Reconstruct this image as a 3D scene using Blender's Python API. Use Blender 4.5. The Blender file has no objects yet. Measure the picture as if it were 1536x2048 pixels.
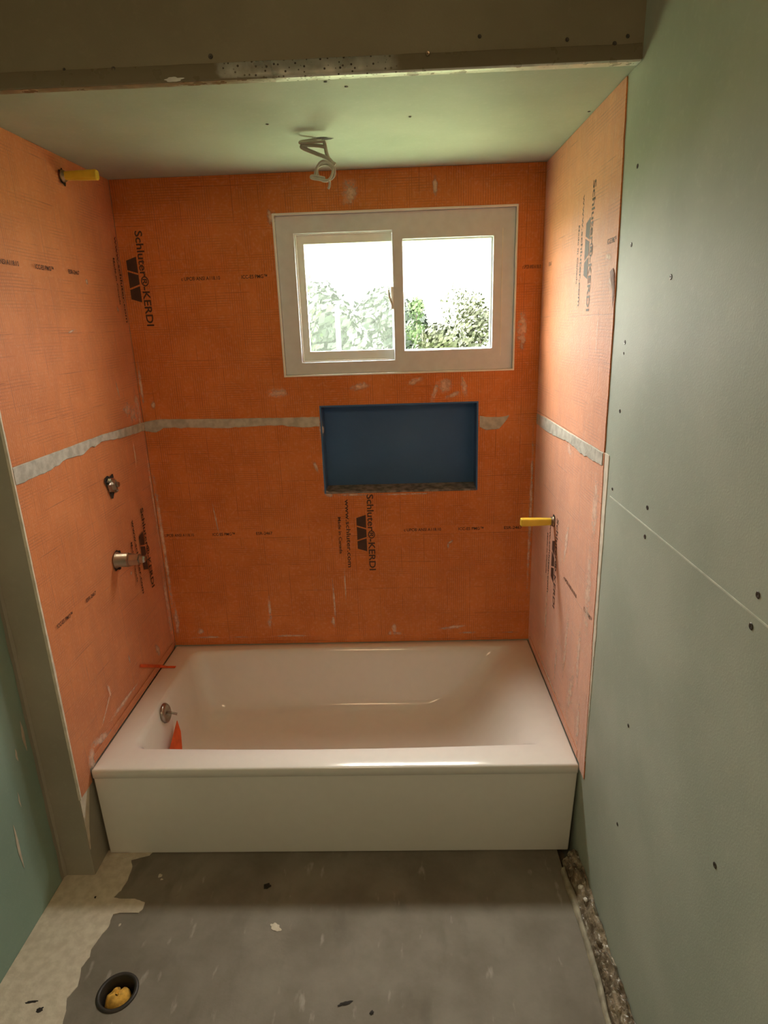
import bpy, bmesh, math, random
from mathutils import Vector, Matrix, noise

random.seed(7)
S = bpy.context.scene
COL = S.collection

# ------------------------------------------------------------------ camera
W, D, H, C, YF = 1.52, 0.786, 0.336, 2.151, -0.075   # alcove width, depth, tub height, alcove ceiling, header plane
XL, YB, CR = -0.0989, -2.7, 2.52                      # room left wall, wall behind camera, room ceiling
yaw, pitch, roll = -.0321, -.2954, -.0335
fw = Vector((math.sin(yaw)*math.cos(pitch), math.cos(yaw)*math.cos(pitch), math.sin(pitch)))
rt = Vector((math.cos(yaw), -math.sin(yaw), 0)); up = rt.cross(fw)
r2 = rt*math.cos(roll)+up*math.sin(roll); u2 = -rt*math.sin(roll)+up*math.cos(roll)
cd = bpy.data.cameras.new('camera'); cam = bpy.data.objects.new('camera', cd); COL.objects.link(cam)
cam.matrix_world = Matrix(((r2.x, u2.x, -fw.x, .9988), (r2.y, u2.y, -fw.y, -1.6053), (r2.z, u2.z, -fw.z, 1.6451), (0, 0, 0, 1)))
cd.sensor_fit = 'HORIZONTAL'; cd.sensor_width = 36; cd.lens = 36*1246.58/1536; cd.clip_start = .02; cd.clip_end = 500
S.camera = cam

# ------------------------------------------------------------------ light and exposure
SKY, GLOW, SUN, FILL = 25.0, 64.0, 8.0, 10.0
wd = bpy.data.worlds.new('sky'); S.world = wd; wd.use_nodes = True
bg = wd.node_tree.nodes['Background']; bg.inputs[0].default_value = (1, .93, .84, 1); bg.inputs[1].default_value = SKY
_t = wd.node_tree; _g = _t.nodes.new('ShaderNodeTexCoord'); _d = _t.nodes.new('ShaderNodeVectorMath'); _d.operation = 'DOT_PRODUCT'
_d.inputs[1].default_value = Vector((0, .52, .854)).normalized()      # bright patch of thin cloud high in front of the window
_t.links.new(_g.outputs['Generated'], _d.inputs[0])
_p = _t.nodes.new('ShaderNodeMath'); _p.operation = 'MAXIMUM'; _t.links.new(_d.outputs['Value'], _p.inputs[0]); _p.inputs[1].default_value = 0
_q = _t.nodes.new('ShaderNodeMath'); _q.operation = 'POWER'; _t.links.new(_p.outputs[0], _q.inputs[0]); _q.inputs[1].default_value = 5
_r = _t.nodes.new('ShaderNodeMath'); _r.operation = 'MULTIPLY_ADD'; _t.links.new(_q.outputs[0], _r.inputs[0]); _r.inputs[1].default_value = GLOW; _r.inputs[2].default_value = SKY
_t.links.new(_r.outputs[0], bg.inputs[1])
sl = bpy.data.lights.new('sun', 'SUN'); sl.energy = SUN; sl.angle = math.radians(3); sl.color = (1, .95, .85)
so = bpy.data.objects.new('sun', sl); COL.objects.link(so)
so.rotation_euler = Vector((.35, -1, .9)).to_track_quat('Z', 'Y').to_euler()   # from behind the house, high: only the trees and lawn get it
rl = bpy.data.lights.new('fill_light', 'AREA'); rl.shape = 'DISK'; rl.size = .6; rl.energy = FILL; rl.color = (1, .66, .36)
ro = bpy.data.objects.new('fill_light', rl); COL.objects.link(ro); ro.location = (.6, -2.15, 2.40); ro.rotation_euler = (math.radians(30), 0, 0)   # warm fill light, unseen behind the camera, added to lift the ambient
pl = bpy.data.lights.new('window_portal', 'AREA'); pl.shape = 'RECTANGLE'; pl.size = .852; pl.size_y = .554; pl.cycles.is_portal = True
po = bpy.data.objects.new('window_portal', pl); COL.objects.link(po); po.location = (.994, D+.006, 1.74); po.rotation_euler = (math.radians(-90), 0, 0)
S.view_settings.view_transform = 'Standard'; S.view_settings.look = 'None'; S.view_settings.gamma = 1
S.view_settings.use_curve_mapping = False; S.view_settings.exposure = 0.0
S.cycles.max_bounces = 12; S.cycles.diffuse_bounces = 8; S.cycles.transparent_max_bounces = 24
S.cycles.sample_clamp_indirect = 8; S.cycles.use_denoising = True

# ------------------------------------------------------------------ helpers
def link(o, parent=None):
    COL.objects.link(o)
    if parent: o.parent = parent
    return o
def tag(o, label=None, cat=None, group=None, kind=None):
    if label: o['label'] = label
    if cat: o['category'] = cat
    if group: o['group'] = group
    if kind: o['kind'] = kind
    return o
def struct(o): o['kind'] = 'structure'; return o
def empty(name, loc=(0, 0, 0)):
    o = bpy.data.objects.new(name, None); o.empty_display_size = .05; o.location = loc; return link(o)
def mesh(name, verts, faces, mat=None, parent=None, smooth=False, off=None):
    """verts are world coordinates; a parent Empty's location is taken off again"""
    o0 = parent
    base = Vector((0, 0, 0))
    while o0: base += o0.location; o0 = o0.parent
    me = bpy.data.meshes.new(name); me.from_pydata([tuple(Vector(v)-base) for v in verts], [], faces); me.update()
    if smooth:
        for p in me.polygons: p.use_smooth = True
    if mat: me.materials.append(mat)
    return link(bpy.data.objects.new(name, me), parent)
class MB:
    def __init__(s): s.v = []; s.f = []
    def add(s, v, f):
        n = len(s.v); s.v += [tuple(x) for x in v]; s.f += [tuple(i+n for i in q) for q in f]; return s
    def box(s, x0, x1, y0, y1, z0, z1):
        return s.add([(x0,y0,z0),(x1,y0,z0),(x1,y1,z0),(x0,y1,z0),(x0,y0,z1),(x1,y0,z1),(x1,y1,z1),(x0,y1,z1)],
                     [(0,3,2,1),(4,5,6,7),(0,1,5,4),(1,2,6,5),(2,3,7,6),(3,0,4,7)])
    def tube(s, pts, r, n=10, cap=True):
        pts = [Vector(p) for p in pts]; rs = r if isinstance(r, (list, tuple)) else [r]*len(pts)
        v = []; f = []; ref = None
        for i, p in enumerate(pts):
            t = (pts[min(i+1, len(pts)-1)]-pts[max(i-1, 0)]).normalized()
            if ref is None: ref = t.orthogonal().normalized()
            ref = (ref-t*ref.dot(t)).normalized(); b = t.cross(ref)
            for k in range(n):
                a = 2*math.pi*k/n; v.append(p+(ref*math.cos(a)+b*math.sin(a))*rs[i])
        for i in range(len(pts)-1):
            for k in range(n):
                f.append((i*n+k, i*n+(k+1) % n, (i+1)*n+(k+1) % n, (i+1)*n+k))
        if cap: f += [tuple(range(n))[::-1], tuple((len(pts)-1)*n+k for k in range(n))]
        return s.add(v, f)
    def build(s, name, mat, parent=None, smooth=False, bevel=0, seg=2):
        o = mesh(name, s.v, s.f, mat, parent, smooth)
        bm = bmesh.new(); bm.from_mesh(o.data); bmesh.ops.recalc_face_normals(bm, faces=bm.faces); bm.to_mesh(o.data); bm.free()
        if smooth:
            for p in o.data.polygons: p.use_smooth = True
        if bevel:
            m = o.modifiers.new('b', 'BEVEL'); m.width = bevel; m.segments = seg; m.limit_method = 'ANGLE'
        return o
def plate(us, vs, keep, P, th):
    """a sheet made of grid cells (holes where keep() is false) with real thickness; P(u, v, off) gives the world point"""
    m = {}; V = []; F = []
    def vid(i, j, k):
        if (i, j, k) not in m: m[(i, j, k)] = len(V); V.append(tuple(P(us[i], vs[j], 0 if k else -th)))
        return m[(i, j, k)]
    cell = lambda i, j: 0 <= i < len(us)-1 and 0 <= j < len(vs)-1 and keep((us[i]+us[i+1])/2, (vs[j]+vs[j+1])/2)
    for i in range(len(us)-1):
        for j in range(len(vs)-1):
            if not cell(i, j): continue
            F.append([vid(i,j,1), vid(i+1,j,1), vid(i+1,j+1,1), vid(i,j+1,1)])
            F.append([vid(i,j,0), vid(i,j+1,0), vid(i+1,j+1,0), vid(i+1,j,0)])
            for (a, b, p, q) in ((i, j-1, (i,j), (i+1,j)), (i, j+1, (i+1,j+1), (i,j+1)), (i-1, j, (i,j+1), (i,j)), (i+1, j, (i+1,j), (i+1,j+1))):
                if not cell(a, b): F.append([vid(*p,0), vid(*q,0), vid(*q,1), vid(*p,1)])
    mb = MB(); mb.add(V, F); return mb
PB = lambda u, v, off=0: (u, D-off, v)
PL = lambda u, v, off=0: (off, u, v)
PR = lambda u, v, off=0: (W-off, u, v)

# ------------------------------------------------------------------ materials
class NM:
    def __init__(s, name, rough=.6, spec=.5, metal=0, sheen=0, coat=0):
        s.m = bpy.data.materials.new(name); s.m.use_nodes = True; s.t = s.m.node_tree; s.n = s.t.nodes
        s.b = s.n['Principled BSDF']; s.b.inputs['Roughness'].default_value = rough; s.b.inputs['Specular IOR Level'].default_value = spec
        s.b.inputs['Metallic'].default_value = metal; s.b.inputs['Sheen Weight'].default_value = sheen; s.b.inputs['Coat Weight'].default_value = coat
        g = s.n.new('ShaderNodeNewGeometry'); s.pos = g.outputs['Position']
    def L(s, a, b):
        s.t.links.new(a, b)
    def inp(s, node, i, v):
        if isinstance(v, (int, float)): node.inputs[i].default_value = v
        elif isinstance(v, tuple): node.inputs[i].default_value = v
        else: s.L(v, node.inputs[i])
    def math(s, op, a, b=0.0, c=None, clamp=False):
        n = s.n.new('ShaderNodeMath'); n.operation = op; n.use_clamp = clamp; s.inp(n, 0, a); s.inp(n, 1, b)
        if c is not None: s.inp(n, 2, c)
        return n.outputs[0]
    def noise(s, scale, detail=3, vec=None, rough=.5, sc=None):
        v = vec or s.pos
        if sc:
            mp = s.n.new('ShaderNodeMapping'); mp.inputs['Scale'].default_value = sc; s.L(v, mp.inputs[0]); v = mp.outputs[0]
        n = s.n.new('ShaderNodeTexNoise'); n.inputs['Scale'].default_value = scale; n.inputs['Detail'].default_value = detail
        n.inputs['Roughness'].default_value = rough; s.L(v, n.inputs['Vector']); return n.outputs[0]
    def step(s, x, a, b, to0=0., to1=1.):
        n = s.n.new('ShaderNodeMapRange'); n.interpolation_type = 'SMOOTHSTEP'; s.inp(n, 0, x)
        n.inputs[1].default_value = a; n.inputs[2].default_value = b; n.inputs[3].default_value = to0; n.inputs[4].default_value = to1; return n.outputs[0]
    def mix(s, f, a, b):
        n = s.n.new('ShaderNodeMix'); n.data_type = 'RGBA'; s.inp(n, 0, f)
        for i, c in ((6, a), (7, b)):
            if isinstance(c, tuple): n.inputs[i].default_value = (*c[:3], 1)
            else: s.L(c, n.inputs[i])
        return n.outputs[2]
    def col(s, c):
        if isinstance(c, tuple): s.b.inputs['Base Color'].default_value = (*c[:3], 1)
        else: s.L(c, s.b.inputs['Base Color'])
        return s
    def bump(s, h, d=.001, st=.5):
        n = s.n.new('ShaderNodeBump'); n.inputs['Distance'].default_value = d; n.inputs['Strength'].default_value = st
        s.L(h, n.inputs['Height']); s.L(n.outputs[0], s.b.inputs['Normal']); return s
    def xyz(s):
        n = s.n.new('ShaderNodeSeparateXYZ'); s.L(s.pos, n.inputs[0]); return n.outputs
def plain(name, c, rough=.5, metal=0, var=.12, scale=30, **k):
    m = NM(name, rough, metal=metal, **k); n = m.noise(scale, 4)
    m.col(m.mix(m.step(n, .3, .7), tuple(x*(1-var) for x in c), tuple(min(1, x*(1+var)) for x in c))); return m.m

def membrane_mat():
    m = NM('orange_membrane', .62, .35, sheen=.5); m.b.inputs['Sheen Roughness'].default_value = .45
    X = m.xyz(); u = m.math('ADD', X[0], X[1]); z = X[2]
    wob = m.noise(3.0, 2); u1 = m.math('ADD', u, m.math('MULTIPLY', wob, .006)); z1 = m.math('ADD', z, m.math('MULTIPLY', wob, .012))
    def lines(c, s, w):
        fr = m.math('FRACT', m.math('DIVIDE', c, s)); return m.step(m.math('ABSOLUTE', m.math('SUBTRACT', fr, .5)), .5-w, .5-w*.3)
    fu = m.math('MULTIPLY', lines(u1, .0085, .26), m.step(m.noise(26, 4, sc=(1, 1, .25)), .40, .62))
    fz = m.math('MULTIPLY', lines(z1, .0085, .26), m.step(m.noise(24, 4, sc=(.25, .25, 1)), .42, .66))
    bu = m.math('MULTIPLY', lines(u1, .0935, .018), m.step(m.noise(9, 4), .38, .62))
    bz = m.math('MULTIPLY', lines(z1, .118, .014), m.step(m.noise(8, 4), .44, .64))
    fine = m.math('MULTIPLY', m.math('MAXIMUM', fu, fz), .30); bold = m.math('MULTIPLY', m.math('MAXIMUM', bu, bz), .55)
    dark = m.math('MAXIMUM', fine, bold)
    # smooth printed bands carry no grid
    ban = m.math('MINIMUM', m.math('ABSOLUTE', m.math('SUBTRACT', z, .838)), m.math('ABSOLUTE', m.math('SUBTRACT', z, 1.817)))
    band = m.step(ban, .012, .018)
    dark = m.math('MULTIPLY', dark, m.math('MAXIMUM', band, .25))
    base = m.mix(m.step(m.noise(5, 4), .3, .72), (.64, .185, .036), (.73, .23, .058))
    base = m.mix(m.math('MULTIPLY', m.step(m.noise(90, 3, rough=.7), .45, .8), .45), base, (.80, .38, .20))
    c = m.mix(dark, base, (.20, .045, .02))
    m.col(c); m.bump(m.math('ADD', m.noise(220, 3), m.math('MULTIPLY', dark, -.6)), .0015, .5); return m.m
def drywall_mat(name, a, b, rough=.6):
    m = NM(name, rough, .4); n = m.noise(3.2, 5); k = m.noise(60, 4, rough=.7)
    c = m.mix(m.step(n, .3, .75), a, b); c = m.mix(m.math('MULTIPLY', m.step(k, .5, .85), .25), c, tuple(min(1, x*1.3) for x in b))
    m.col(c); m.bump(m.noise(260, 3), .0008, .35); return m.m
def ortho_floor():
    m = NM('cement_floor', .75, .3)
    n = m.noise(4.5, 7, rough=.6); c = m.mix(m.step(n, .3, .7), (.165, .143, .11), (.24, .214, .175))
    s = m.step(m.noise(11, 5, sc=(1, .45, 1)), .56, .74); c = m.mix(m.math('MULTIPLY', s, .45), c, (.11, .095, .07))
    w = m.step(m.noise(19, 5, sc=(1.6, .5, 1)), .63, .74); c = m.mix(m.math('MULTIPLY', w, .5), c, (.42, .39, .34))
    m.col(c); m.bump(m.noise(70, 5), .002, .5); return m.m
def mortar_mat(name='grey_mortar', a=(.42, .40, .35), b=(.60, .58, .52), rough=.85):
    m = NM(name, rough, .3); m.col(m.mix(m.step(m.noise(40, 5), .3, .7), a, b)); m.bump(m.noise(120, 4), .002, .6); return m.m
def smear_mat():
    m = NM('thin_mortar_smear', .62, .35); m.col((1., .84, .70))
    a = m.n.new('ShaderNodeAttribute'); a.attribute_name = 'fade'
    al = m.math('MULTIPLY', m.step(m.math('ADD', a.outputs['Fac'], m.math('MULTIPLY', m.math('SUBTRACT', m.noise(55, 5, rough=.65), .5), 1.5)), -.05+.25, 1.25), .62)
    m.L(al, m.b.inputs['Alpha']); return m.m
def glass_mat(name, tint=(.96, .98, .97), veil=0.0):
    m = bpy.data.materials.new(name); m.use_nodes = True; t = m.node_tree; n = t.nodes; n.remove(n['Principled BSDF'])
    tr = n.new('ShaderNodeBsdfTransparent'); tr.inputs[0].default_value = (*tint, 1)
    gl = n.new('ShaderNodeBsdfGlossy'); gl.inputs['Roughness'].default_value = .03
    fr = n.new('ShaderNodeLayerWeight'); fr.inputs[0].default_value = .5
    pw = n.new('ShaderNodeMath'); pw.operation = 'POWER'; pw.inputs[1].default_value = 5; t.links.new(fr.outputs['Facing'], pw.inputs[0])
    ma = n.new('ShaderNodeMath'); ma.operation = 'MULTIPLY_ADD'; ma.inputs[1].default_value = .92; ma.inputs[2].default_value = .035; t.links.new(pw.outputs[0], ma.inputs[0])
    mx = n.new('ShaderNodeMixShader'); t.links.new(ma.outputs[0], mx.inputs[0]); t.links.new(tr.outputs[0], mx.inputs[1]); t.links.new(gl.outputs[0], mx.inputs[2])
    t.links.new(mx.outputs[0], n['Material Output'].inputs[0]); return m
def screen_mat():
    m = bpy.data.materials.new('insect_mesh'); m.use_nodes = True; t = m.node_tree; n = t.nodes; n.remove(n['Principled BSDF'])
    tr = n.new('ShaderNodeBsdfTransparent'); tl = n.new('ShaderNodeBsdfTranslucent'); tl.inputs[0].default_value = (.48, .56, .50, 1)
    mx = n.new('ShaderNodeMixShader'); mx.inputs[0].default_value = .022
    t.links.new(tr.outputs[0], mx.inputs[1]); t.links.new(tl.outputs[0], mx.inputs[2]); t.links.new(mx.outputs[0], n['Material Output'].inputs[0]); return m
def perforated_mat():
    m = NM('galvanised_steel', .32, .5, metal=1)
    X = m.xyz()
    v = m.n.new('ShaderNodeTexVoronoi'); v.feature = 'F1'; v.inputs['Scale'].default_value = 85; v.inputs['Randomness'].default_value = .75; m.L(m.pos, v.inputs['Vector'])
    hole = m.math('MULTIPLY', m.step(v.outputs['Distance'], .16, .24, 1., 0.), m.step(X[0], .95, 1.15, 1., .25))
    low = m.step(X[2], C-.001, C+.001, 0., 1.)
    mudf = m.math('MAXIMUM', m.step(m.math('ADD', X[0], m.math('MULTIPLY', m.math('SUBTRACT', m.noise(14, 5), .5), .35)), .62, .72, 1., 0.), m.step(m.math('ADD', X[0], m.math('MULTIPLY', m.math('SUBTRACT', m.noise(11, 5), .5), .3)), .92, 1.05, 0., 1.))
    mudb = m.step(m.math('ADD', X[0], m.math('MULTIPLY', m.math('SUBTRACT', m.noise(14, 5), .5), .4)), .68, .80, 1., 0.)
    mud = m.math('ADD', m.math('MULTIPLY', mudf, low), m.math('MULTIPLY', mudb, m.math('SUBTRACT', 1., low)))
    c = m.mix(m.step(m.noise(30, 4), .3, .7), (.62, .62, .58), (.80, .79, .74)); c = m.mix(hole, c, (.06, .05, .04)); c = m.mix(mud, c, (.20, .165, .105))
    m.col(c); m.L(m.math('MULTIPLY', m.math('SUBTRACT', 1., m.math('MAXIMUM', mud, hole)), m.math('MULTIPLY_ADD', low, .6, .3)), m.b.inputs['Metallic'])
    m.L(m.step(m.noise(25, 3), .3, .7, .25, .5), m.b.inputs['Roughness']); return m.m

M = dict(
    orange=membrane_mat(), smear=smear_mat(), mortar=mortar_mat(), floor=ortho_floor(),
    green=drywall_mat('green_drywall', (.37, .425, .36), (.46, .51, .44)),
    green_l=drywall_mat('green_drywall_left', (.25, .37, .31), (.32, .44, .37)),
    greyboard=drywall_mat('unfinished_board', (.22, .185, .12), (.28, .24, .16)),
    stub=drywall_mat('dusty_board', (.34, .31, .25), (.42, .38, .31)),
    skim=mortar_mat('pale_levelling_compound', (.54, .47, .37), (.66, .59, .48), .8),
    white=plain('white_compound', (.72, .70, .66), .8),
    vinyl=plain('dusty_vinyl', (.70, .72, .80), .5, var=.03), sash=plain('white_vinyl', (.84, .86, .84), .35, var=.02), bead=plain('white_bead', (.88, .86, .84), .5, var=.02),
    enamel=plain('white_enamel', (.82, .79, .75), .16, var=.01, coat=.3),
    blue=drywall_mat('blue_waterproofing', (.055, .140, .33), (.070, .17, .38), .5),
    ink=plain('brown_ink', (.075, .035, .022), .7), ink2=plain('faded_ink', (.24, .09, .05), .7),
    yellow=plain('yellow_plastic', (.80, .56, .05), .35, var=.05), chrome=plain('dull_chrome', (.42, .38, .33), .28, metal=1),
    brass=plain('tarnished_brass', (.36, .28, .20), .38, metal=1), dark=plain('dark_hole', (.02, .016, .012), .8), joint=plain('bright_joint', (.60, .64, .56), .7), edge=plain('pale_edge', (.74, .66, .55), .8),
    rib=plain('dirty_strip', (.30, .27, .20), .7, var=.3), wire=plain('grey_cable', (.50, .47, .42), .4), steel=perforated_mat(), screw=plain('screw_steel', (.07, .06, .05), .5, metal=.4),
    scrap=plain('red_orange_scrap', (.72, .10, .015), .6), rag=plain('yellow_foam', (.62, .34, .05), .8, var=.35, scale=60),
    abs=plain('black_pipe', (.025, .02, .015), .5), glass=glass_mat('window_glass'), mesh=screen_mat(),
)
def debris_mat():
    m = NM('crinkled_debris', .28, .7); n = m.noise(30, 6, rough=.75, sc=(1.2, .5, 1))
    c = m.mix(m.step(n, .35, .62), (.09, .065, .04), (.34, .28, .20)); c = m.mix(m.step(m.noise(60, 4), .60, .72), c, (.62, .58, .5)); m.col(c)
    m.bump(m.noise(90, 5), .004, .9); return m.m
M['debris'] = debris_mat()

# ------------------------------------------------------------------ room shell
WX0, WX1, WZ0, WZ1 = .568, 1.4203, 1.463, 2.017
NX0, NX1, NZ0, NZ1 = .6881, 1.2946, .9993, 1.3474
T = .003
inwin = lambda u, v: WX0 < u < WX1 and WZ0 < v < WZ1
innic = lambda u, v: NX0 < u < NX1 and NZ0 < v < NZ1
wb = plate([XL-.2, NX0*0+WX0, NX0, NX1, WX1, W+.2], [-.15, NZ0, NZ1, WZ0, WZ1, CR+.1], lambda u, v: not inwin(u, v) and not innic(u, v), lambda u, v, off: (u, D+T-off, v), .092).build('wall_back', M['green'])
struct(wb)
wl = struct(MB().box(XL-.2, -T, YF, D+T, -.15, CR).build('wall_left', M['stub'], bevel=.003))             # stub wall whose end shows at the alcove's mouth
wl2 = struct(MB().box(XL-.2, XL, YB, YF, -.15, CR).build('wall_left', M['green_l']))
wr = struct(MB().box(W, W+.15, YB, D+T, -.15, CR).build('wall_right', M['green']))
struct(MB().box(XL-.2, W+.15, YB-.1, YB, -.15, CR).build('wall_front', M['green']))
hd = struct(MB().box(-T, W, YF, YF+.10, C+.003, CR).build('wall_header', M['greyboard']))
struct(MB().box(-T, W, YF+.004, D+T, C, C+.05).build('ceiling', M['green']))
struct(MB().box(XL, W, YB, YF, CR, CR+.1).build('ceiling', M['green']))
# ceiling faces: the lowered alcove ceiling sits inside the header

# floor with the waste pipe hole
HX, HY, HR = .226, -.435, .047
def floor():
    bm = bmesh.new(); n = 48
    for z in (0, -.05):
        o = [bm.verts.new(p) for p in ((XL, YB, z), (1.468, YB, z), (1.468, .05, z), (XL, .05, z))]
        c = [bm.verts.new((HX+HR*math.cos(2*math.pi*k/n), HY+HR*math.sin(2*math.pi*k/n), z)) for k in range(n)]
        es = [bm.edges.new((o[i], o[(i+1) % 4])) for i in range(4)]+[bm.edges.new((c[i], c[(i+1) % n])) for i in range(n)]
        bmesh.ops.triangle_fill(bm, edges=es, use_beauty=True)
        if z == 0: top = (o, c)
        else:
            for a, b, m in ((top[0], o, 4), (top[1], c, n)):
                for i in range(m): bm.faces.new((a[i], a[(i+1) % m], b[(i+1) % m], b[i]))
    bmesh.ops.recalc_face_normals(bm, faces=bm.faces)
    me = bpy.data.meshes.new('floor'); bm.to_mesh(me); bm.free(); me.materials.append(M['floor'])
    return struct(link(bpy.data.objects.new('floor', me)))
fl = floor()
struct(MB().box(XL, W, YB, D, -.15, -.12).build('floor', M['debris']))

# pale levelling strip along the left wall, with its ragged edge
edge = [(.150, .02), (.140, .0), (.088, -.017), (.105, -.05), (.108, -.093), (.103, -.13), (.090, -.155), (.118, -.160), (.125, -.166), (.160, -.160), (.192, -.172), (.196, -.19), (.190, -.208), (.150, -.200), (.128, -.206),
        (.114, -.213), (.118, -.25), (.108, -.28), (.100, -.32), (.105, -.34), (.098, -.37), (.112, -.42), (.100, -.45), (.112, -.48), (.120, -.511), (.118, -.56), (.14, -.65), (.12, -.8), (.15, -1.1), (.11, -1.5), (.13, -2.1), (.12, YB+.01)]
def dens(e, k=4, a=.0025):
    out = []
    for (p, q) in zip(e, e[1:]):
        for i in range(k):
            t = i/k; x = p[0]+(q[0]-p[0])*t; y = p[1]+(q[1]-p[1])*t
            out.append((x+a*noise.noise(Vector((x*90, y*90, 3))), y+a*noise.noise(Vector((x*90, y*90, 9)))))
    return out+[e[-1]]
ee = dens(edge); V = []; F = []
for (x, y) in ee: V += [(XL+.001, y, .0), (XL+.001, y, .002), (x, y, .0018), (x+.001, y, 0)]
for i in range(len(ee)-1):
    for k in range(3): F.append((4*i+k, 4*i+k+1, 4*i+k+5, 4*i+k+4))
mb = MB(); mb.add(V, F); mb.build('levelling_strip', M['skim'], fl)
def splat(cx, cy, rx, ry, rot, z, seed, n=28, am=.35):
    v = [(cx, cy, z)]; f = []
    for k in range(n):
        a = 2*math.pi*k/n; r = 1+am*noise.noise(Vector((math.cos(a)*1.6, math.sin(a)*1.6, seed)))*1.6
        x, y = rx*r*math.cos(a), ry*r*math.sin(a); v.append((cx+x*math.cos(rot)-y*math.sin(rot), cy+x*math.sin(rot)+y*math.cos(rot), z*.3))
        f.append((0, 1+k, 1+(k+1) % n))
    return v, f
for (x, y, rx, ry, a, mt, nm) in ((.606, -.255, .016, .010, -.5, 'skim', 'mortar_splat'), (.552, -.119, .012, .009, .2, 'dark', 'dark_spot'), (.206, -.078, .007, .006, 0, 'skim', 'mortar_splat'), (.216, -.092, .004, .003, 0, 'skim', 'mortar_splat'),
                               (.15, -.245, .004, .004, 0, 'skim', 'mortar_splat'), (.82, -.463, .018, .005, .3, 'dark', 'dark_spot'), (.89, -.485, .006, .005, .3, 'dark', 'dark_spot'), (.035, -.155, .006, .008, .2, 'dark', 'dark_spot'),
                               (.015, -.46, .03, .006, .1, 'dark', 'dark_spot'), (.045, -.48, .016, .012, .6, 'dark', 'dark_spot')):
    v, f = splat(x, y, rx, ry, a, .003, x*40); mesh(nm, v, f, M[mt], fl)

# ------------------------------------------------------------------ waste pipe in the floor
wp = empty('waste_pipe', (HX, HY, 0)); tag(wp, 'black round waste pipe stub in the floor at bottom left, stuffed with yellow foam', 'pipe')
v = []; f = []; n = 40
prof = [(HR+.006, .001), (HR+.004, .004), (HR-.001, .0045), (HR-.005, .002), (HR-.006, -.07)]
for (r, z) in prof:
    for k in range(n): v.append((HX+r*math.cos(2*math.pi*k/n), HY+r*math.sin(2*math.pi*k/n), z))
for i in range(len(prof)-1):
    for k in range(n): f.append((i*n+k, i*n+(k+1) % n, (i+1)*n+(k+1) % n, (i+1)*n+k))
mesh('pipe_wall', v, f, M['abs'], wp, smooth=True)
v = []; f = []; R_, A_ = 10, 36
v.append((HX, HY, -.004))
for i in range(1, R_+1):
    for k in range(A_):
        a = 2*math.pi*k/A_; r = .033*i/R_; x, y = r*math.cos(a), r*math.sin(a)
        z = -.004-.022*(i/R_)**4+.008*noise.noise(Vector((x*60, y*60, 1)))-(.022 if (abs(x+.004-y*.2) < .005 and y > 0) else 0)
        v.append((HX-.002+x*(1+.1*noise.noise(Vector((a, 2, 0)))), HY-.002+y, z))
for k in range(A_): f.append((0, 1+k, 1+(k+1) % A_))
for i in range(R_-1):
    for k in range(A_): f.append((1+i*A_+k, 1+i*A_+(k+1) % A_, 1+(i+1)*A_+(k+1) % A_, 1+(i+1)*A_+k))
mesh('foam_plug', v, f, M['rag'], wp, smooth=True)

# ------------------------------------------------------------------ orange membrane sheets
ZS = 1.307
zs = [H+.001, NZ0, ZS, NZ1, WZ0, WZ1, C-.001]; xs = [0, WX0, NX0, NX1, WX1, W]
def fin(n): return [i for i in n]
sb_lo = plate([.001, NX0, NX1, W-.001], [H+.002, NZ0, ZS], lambda u, v: not innic(u, v), PB, T).build('membrane_sheet', M['orange'])
tag(sb_lo, 'deep orange sheet on the back wall, between the bathtub and the grey seam', 'wall membrane')
sb_up = plate([.001, WX0, NX0, NX1, WX1, W-.001], [ZS, NZ1, WZ0, WZ1, C-.001], lambda u, v: not innic(u, v) and not inwin(u, v), PB, T).build('membrane_sheet', M['orange'])
tag(sb_up, 'orange sheet on the back wall, around the window up to the green ceiling', 'wall membrane')
sl_lo = plate([YF+.002, 0.004, D-.001], [.29, H+.002, ZS], lambda u, v: v > H or u < .004, PL, T).build('membrane_sheet', M['orange'])
tag(sl_lo, 'orange sheet on the left wall below the grey seam, with the brass pipe stub', 'wall membrane')
sl_up = plate([YF+.002, D-.001], [ZS, C-.001], lambda u, v: True, PL, T).build('membrane_sheet', M['orange'])
tag(sl_up, 'orange sheet on the left wall above the grey seam, with the ceiling-high yellow plug', 'wall membrane')
def jag(pts, P, name, mat, parent, th=.003, tip=None):
    """polygon sheet given as matching front-edge and back-edge rows"""
    V = []; F = []
    for (u, v, ub) in pts:
        for uu in (ub, u):
            V += [P(uu, v, 0 if th < 0 else -0.0), P(uu, v, abs(th))]
    n = len(pts)
    for i in range(n-1):
        a = 4*i; b = 4*i+4
        F += [(a+1, a+3, b+3, b+1), (a+3, a+2, b+2, b+3), (a, b, b+2, a+2), (a, a+1, b+1, b)]
    F += [(0, 2, 3, 1), (4*n-4, 4*n-3, 4*n-1, 4*n-2)]
    mb = MB(); mb.add(V, F); return mb.build(name, mat, parent)
def rows(key, n, ub, amp=.002, seed=0):
    out = []
    for i in range(n+1):
        z = key[0][1]+(key[-1][1]-key[0][1])*i/n
        for (a, b) in zip(key, key[1:]):
            if a[1] <= z <= b[1] or a[1] >= z >= b[1]:
                t = (z-a[1])/(b[1]-a[1]); u = a[0]+(b[0]-a[0])*t; break
        out.append((u+amp*noise.noise(Vector((z*25, seed, 0))), z, ub))
    return out
sr_up = jag(rows([(-.019, ZS), (-.017, 1.62), (-.007, 1.9), (.007, C-.002)], 40, D-.001), PR, 'membrane_sheet', M['orange'], None)
tag(sr_up, 'pinkish orange sheet on the right wall, above the grey seam beside green drywall', 'wall membrane')
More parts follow.
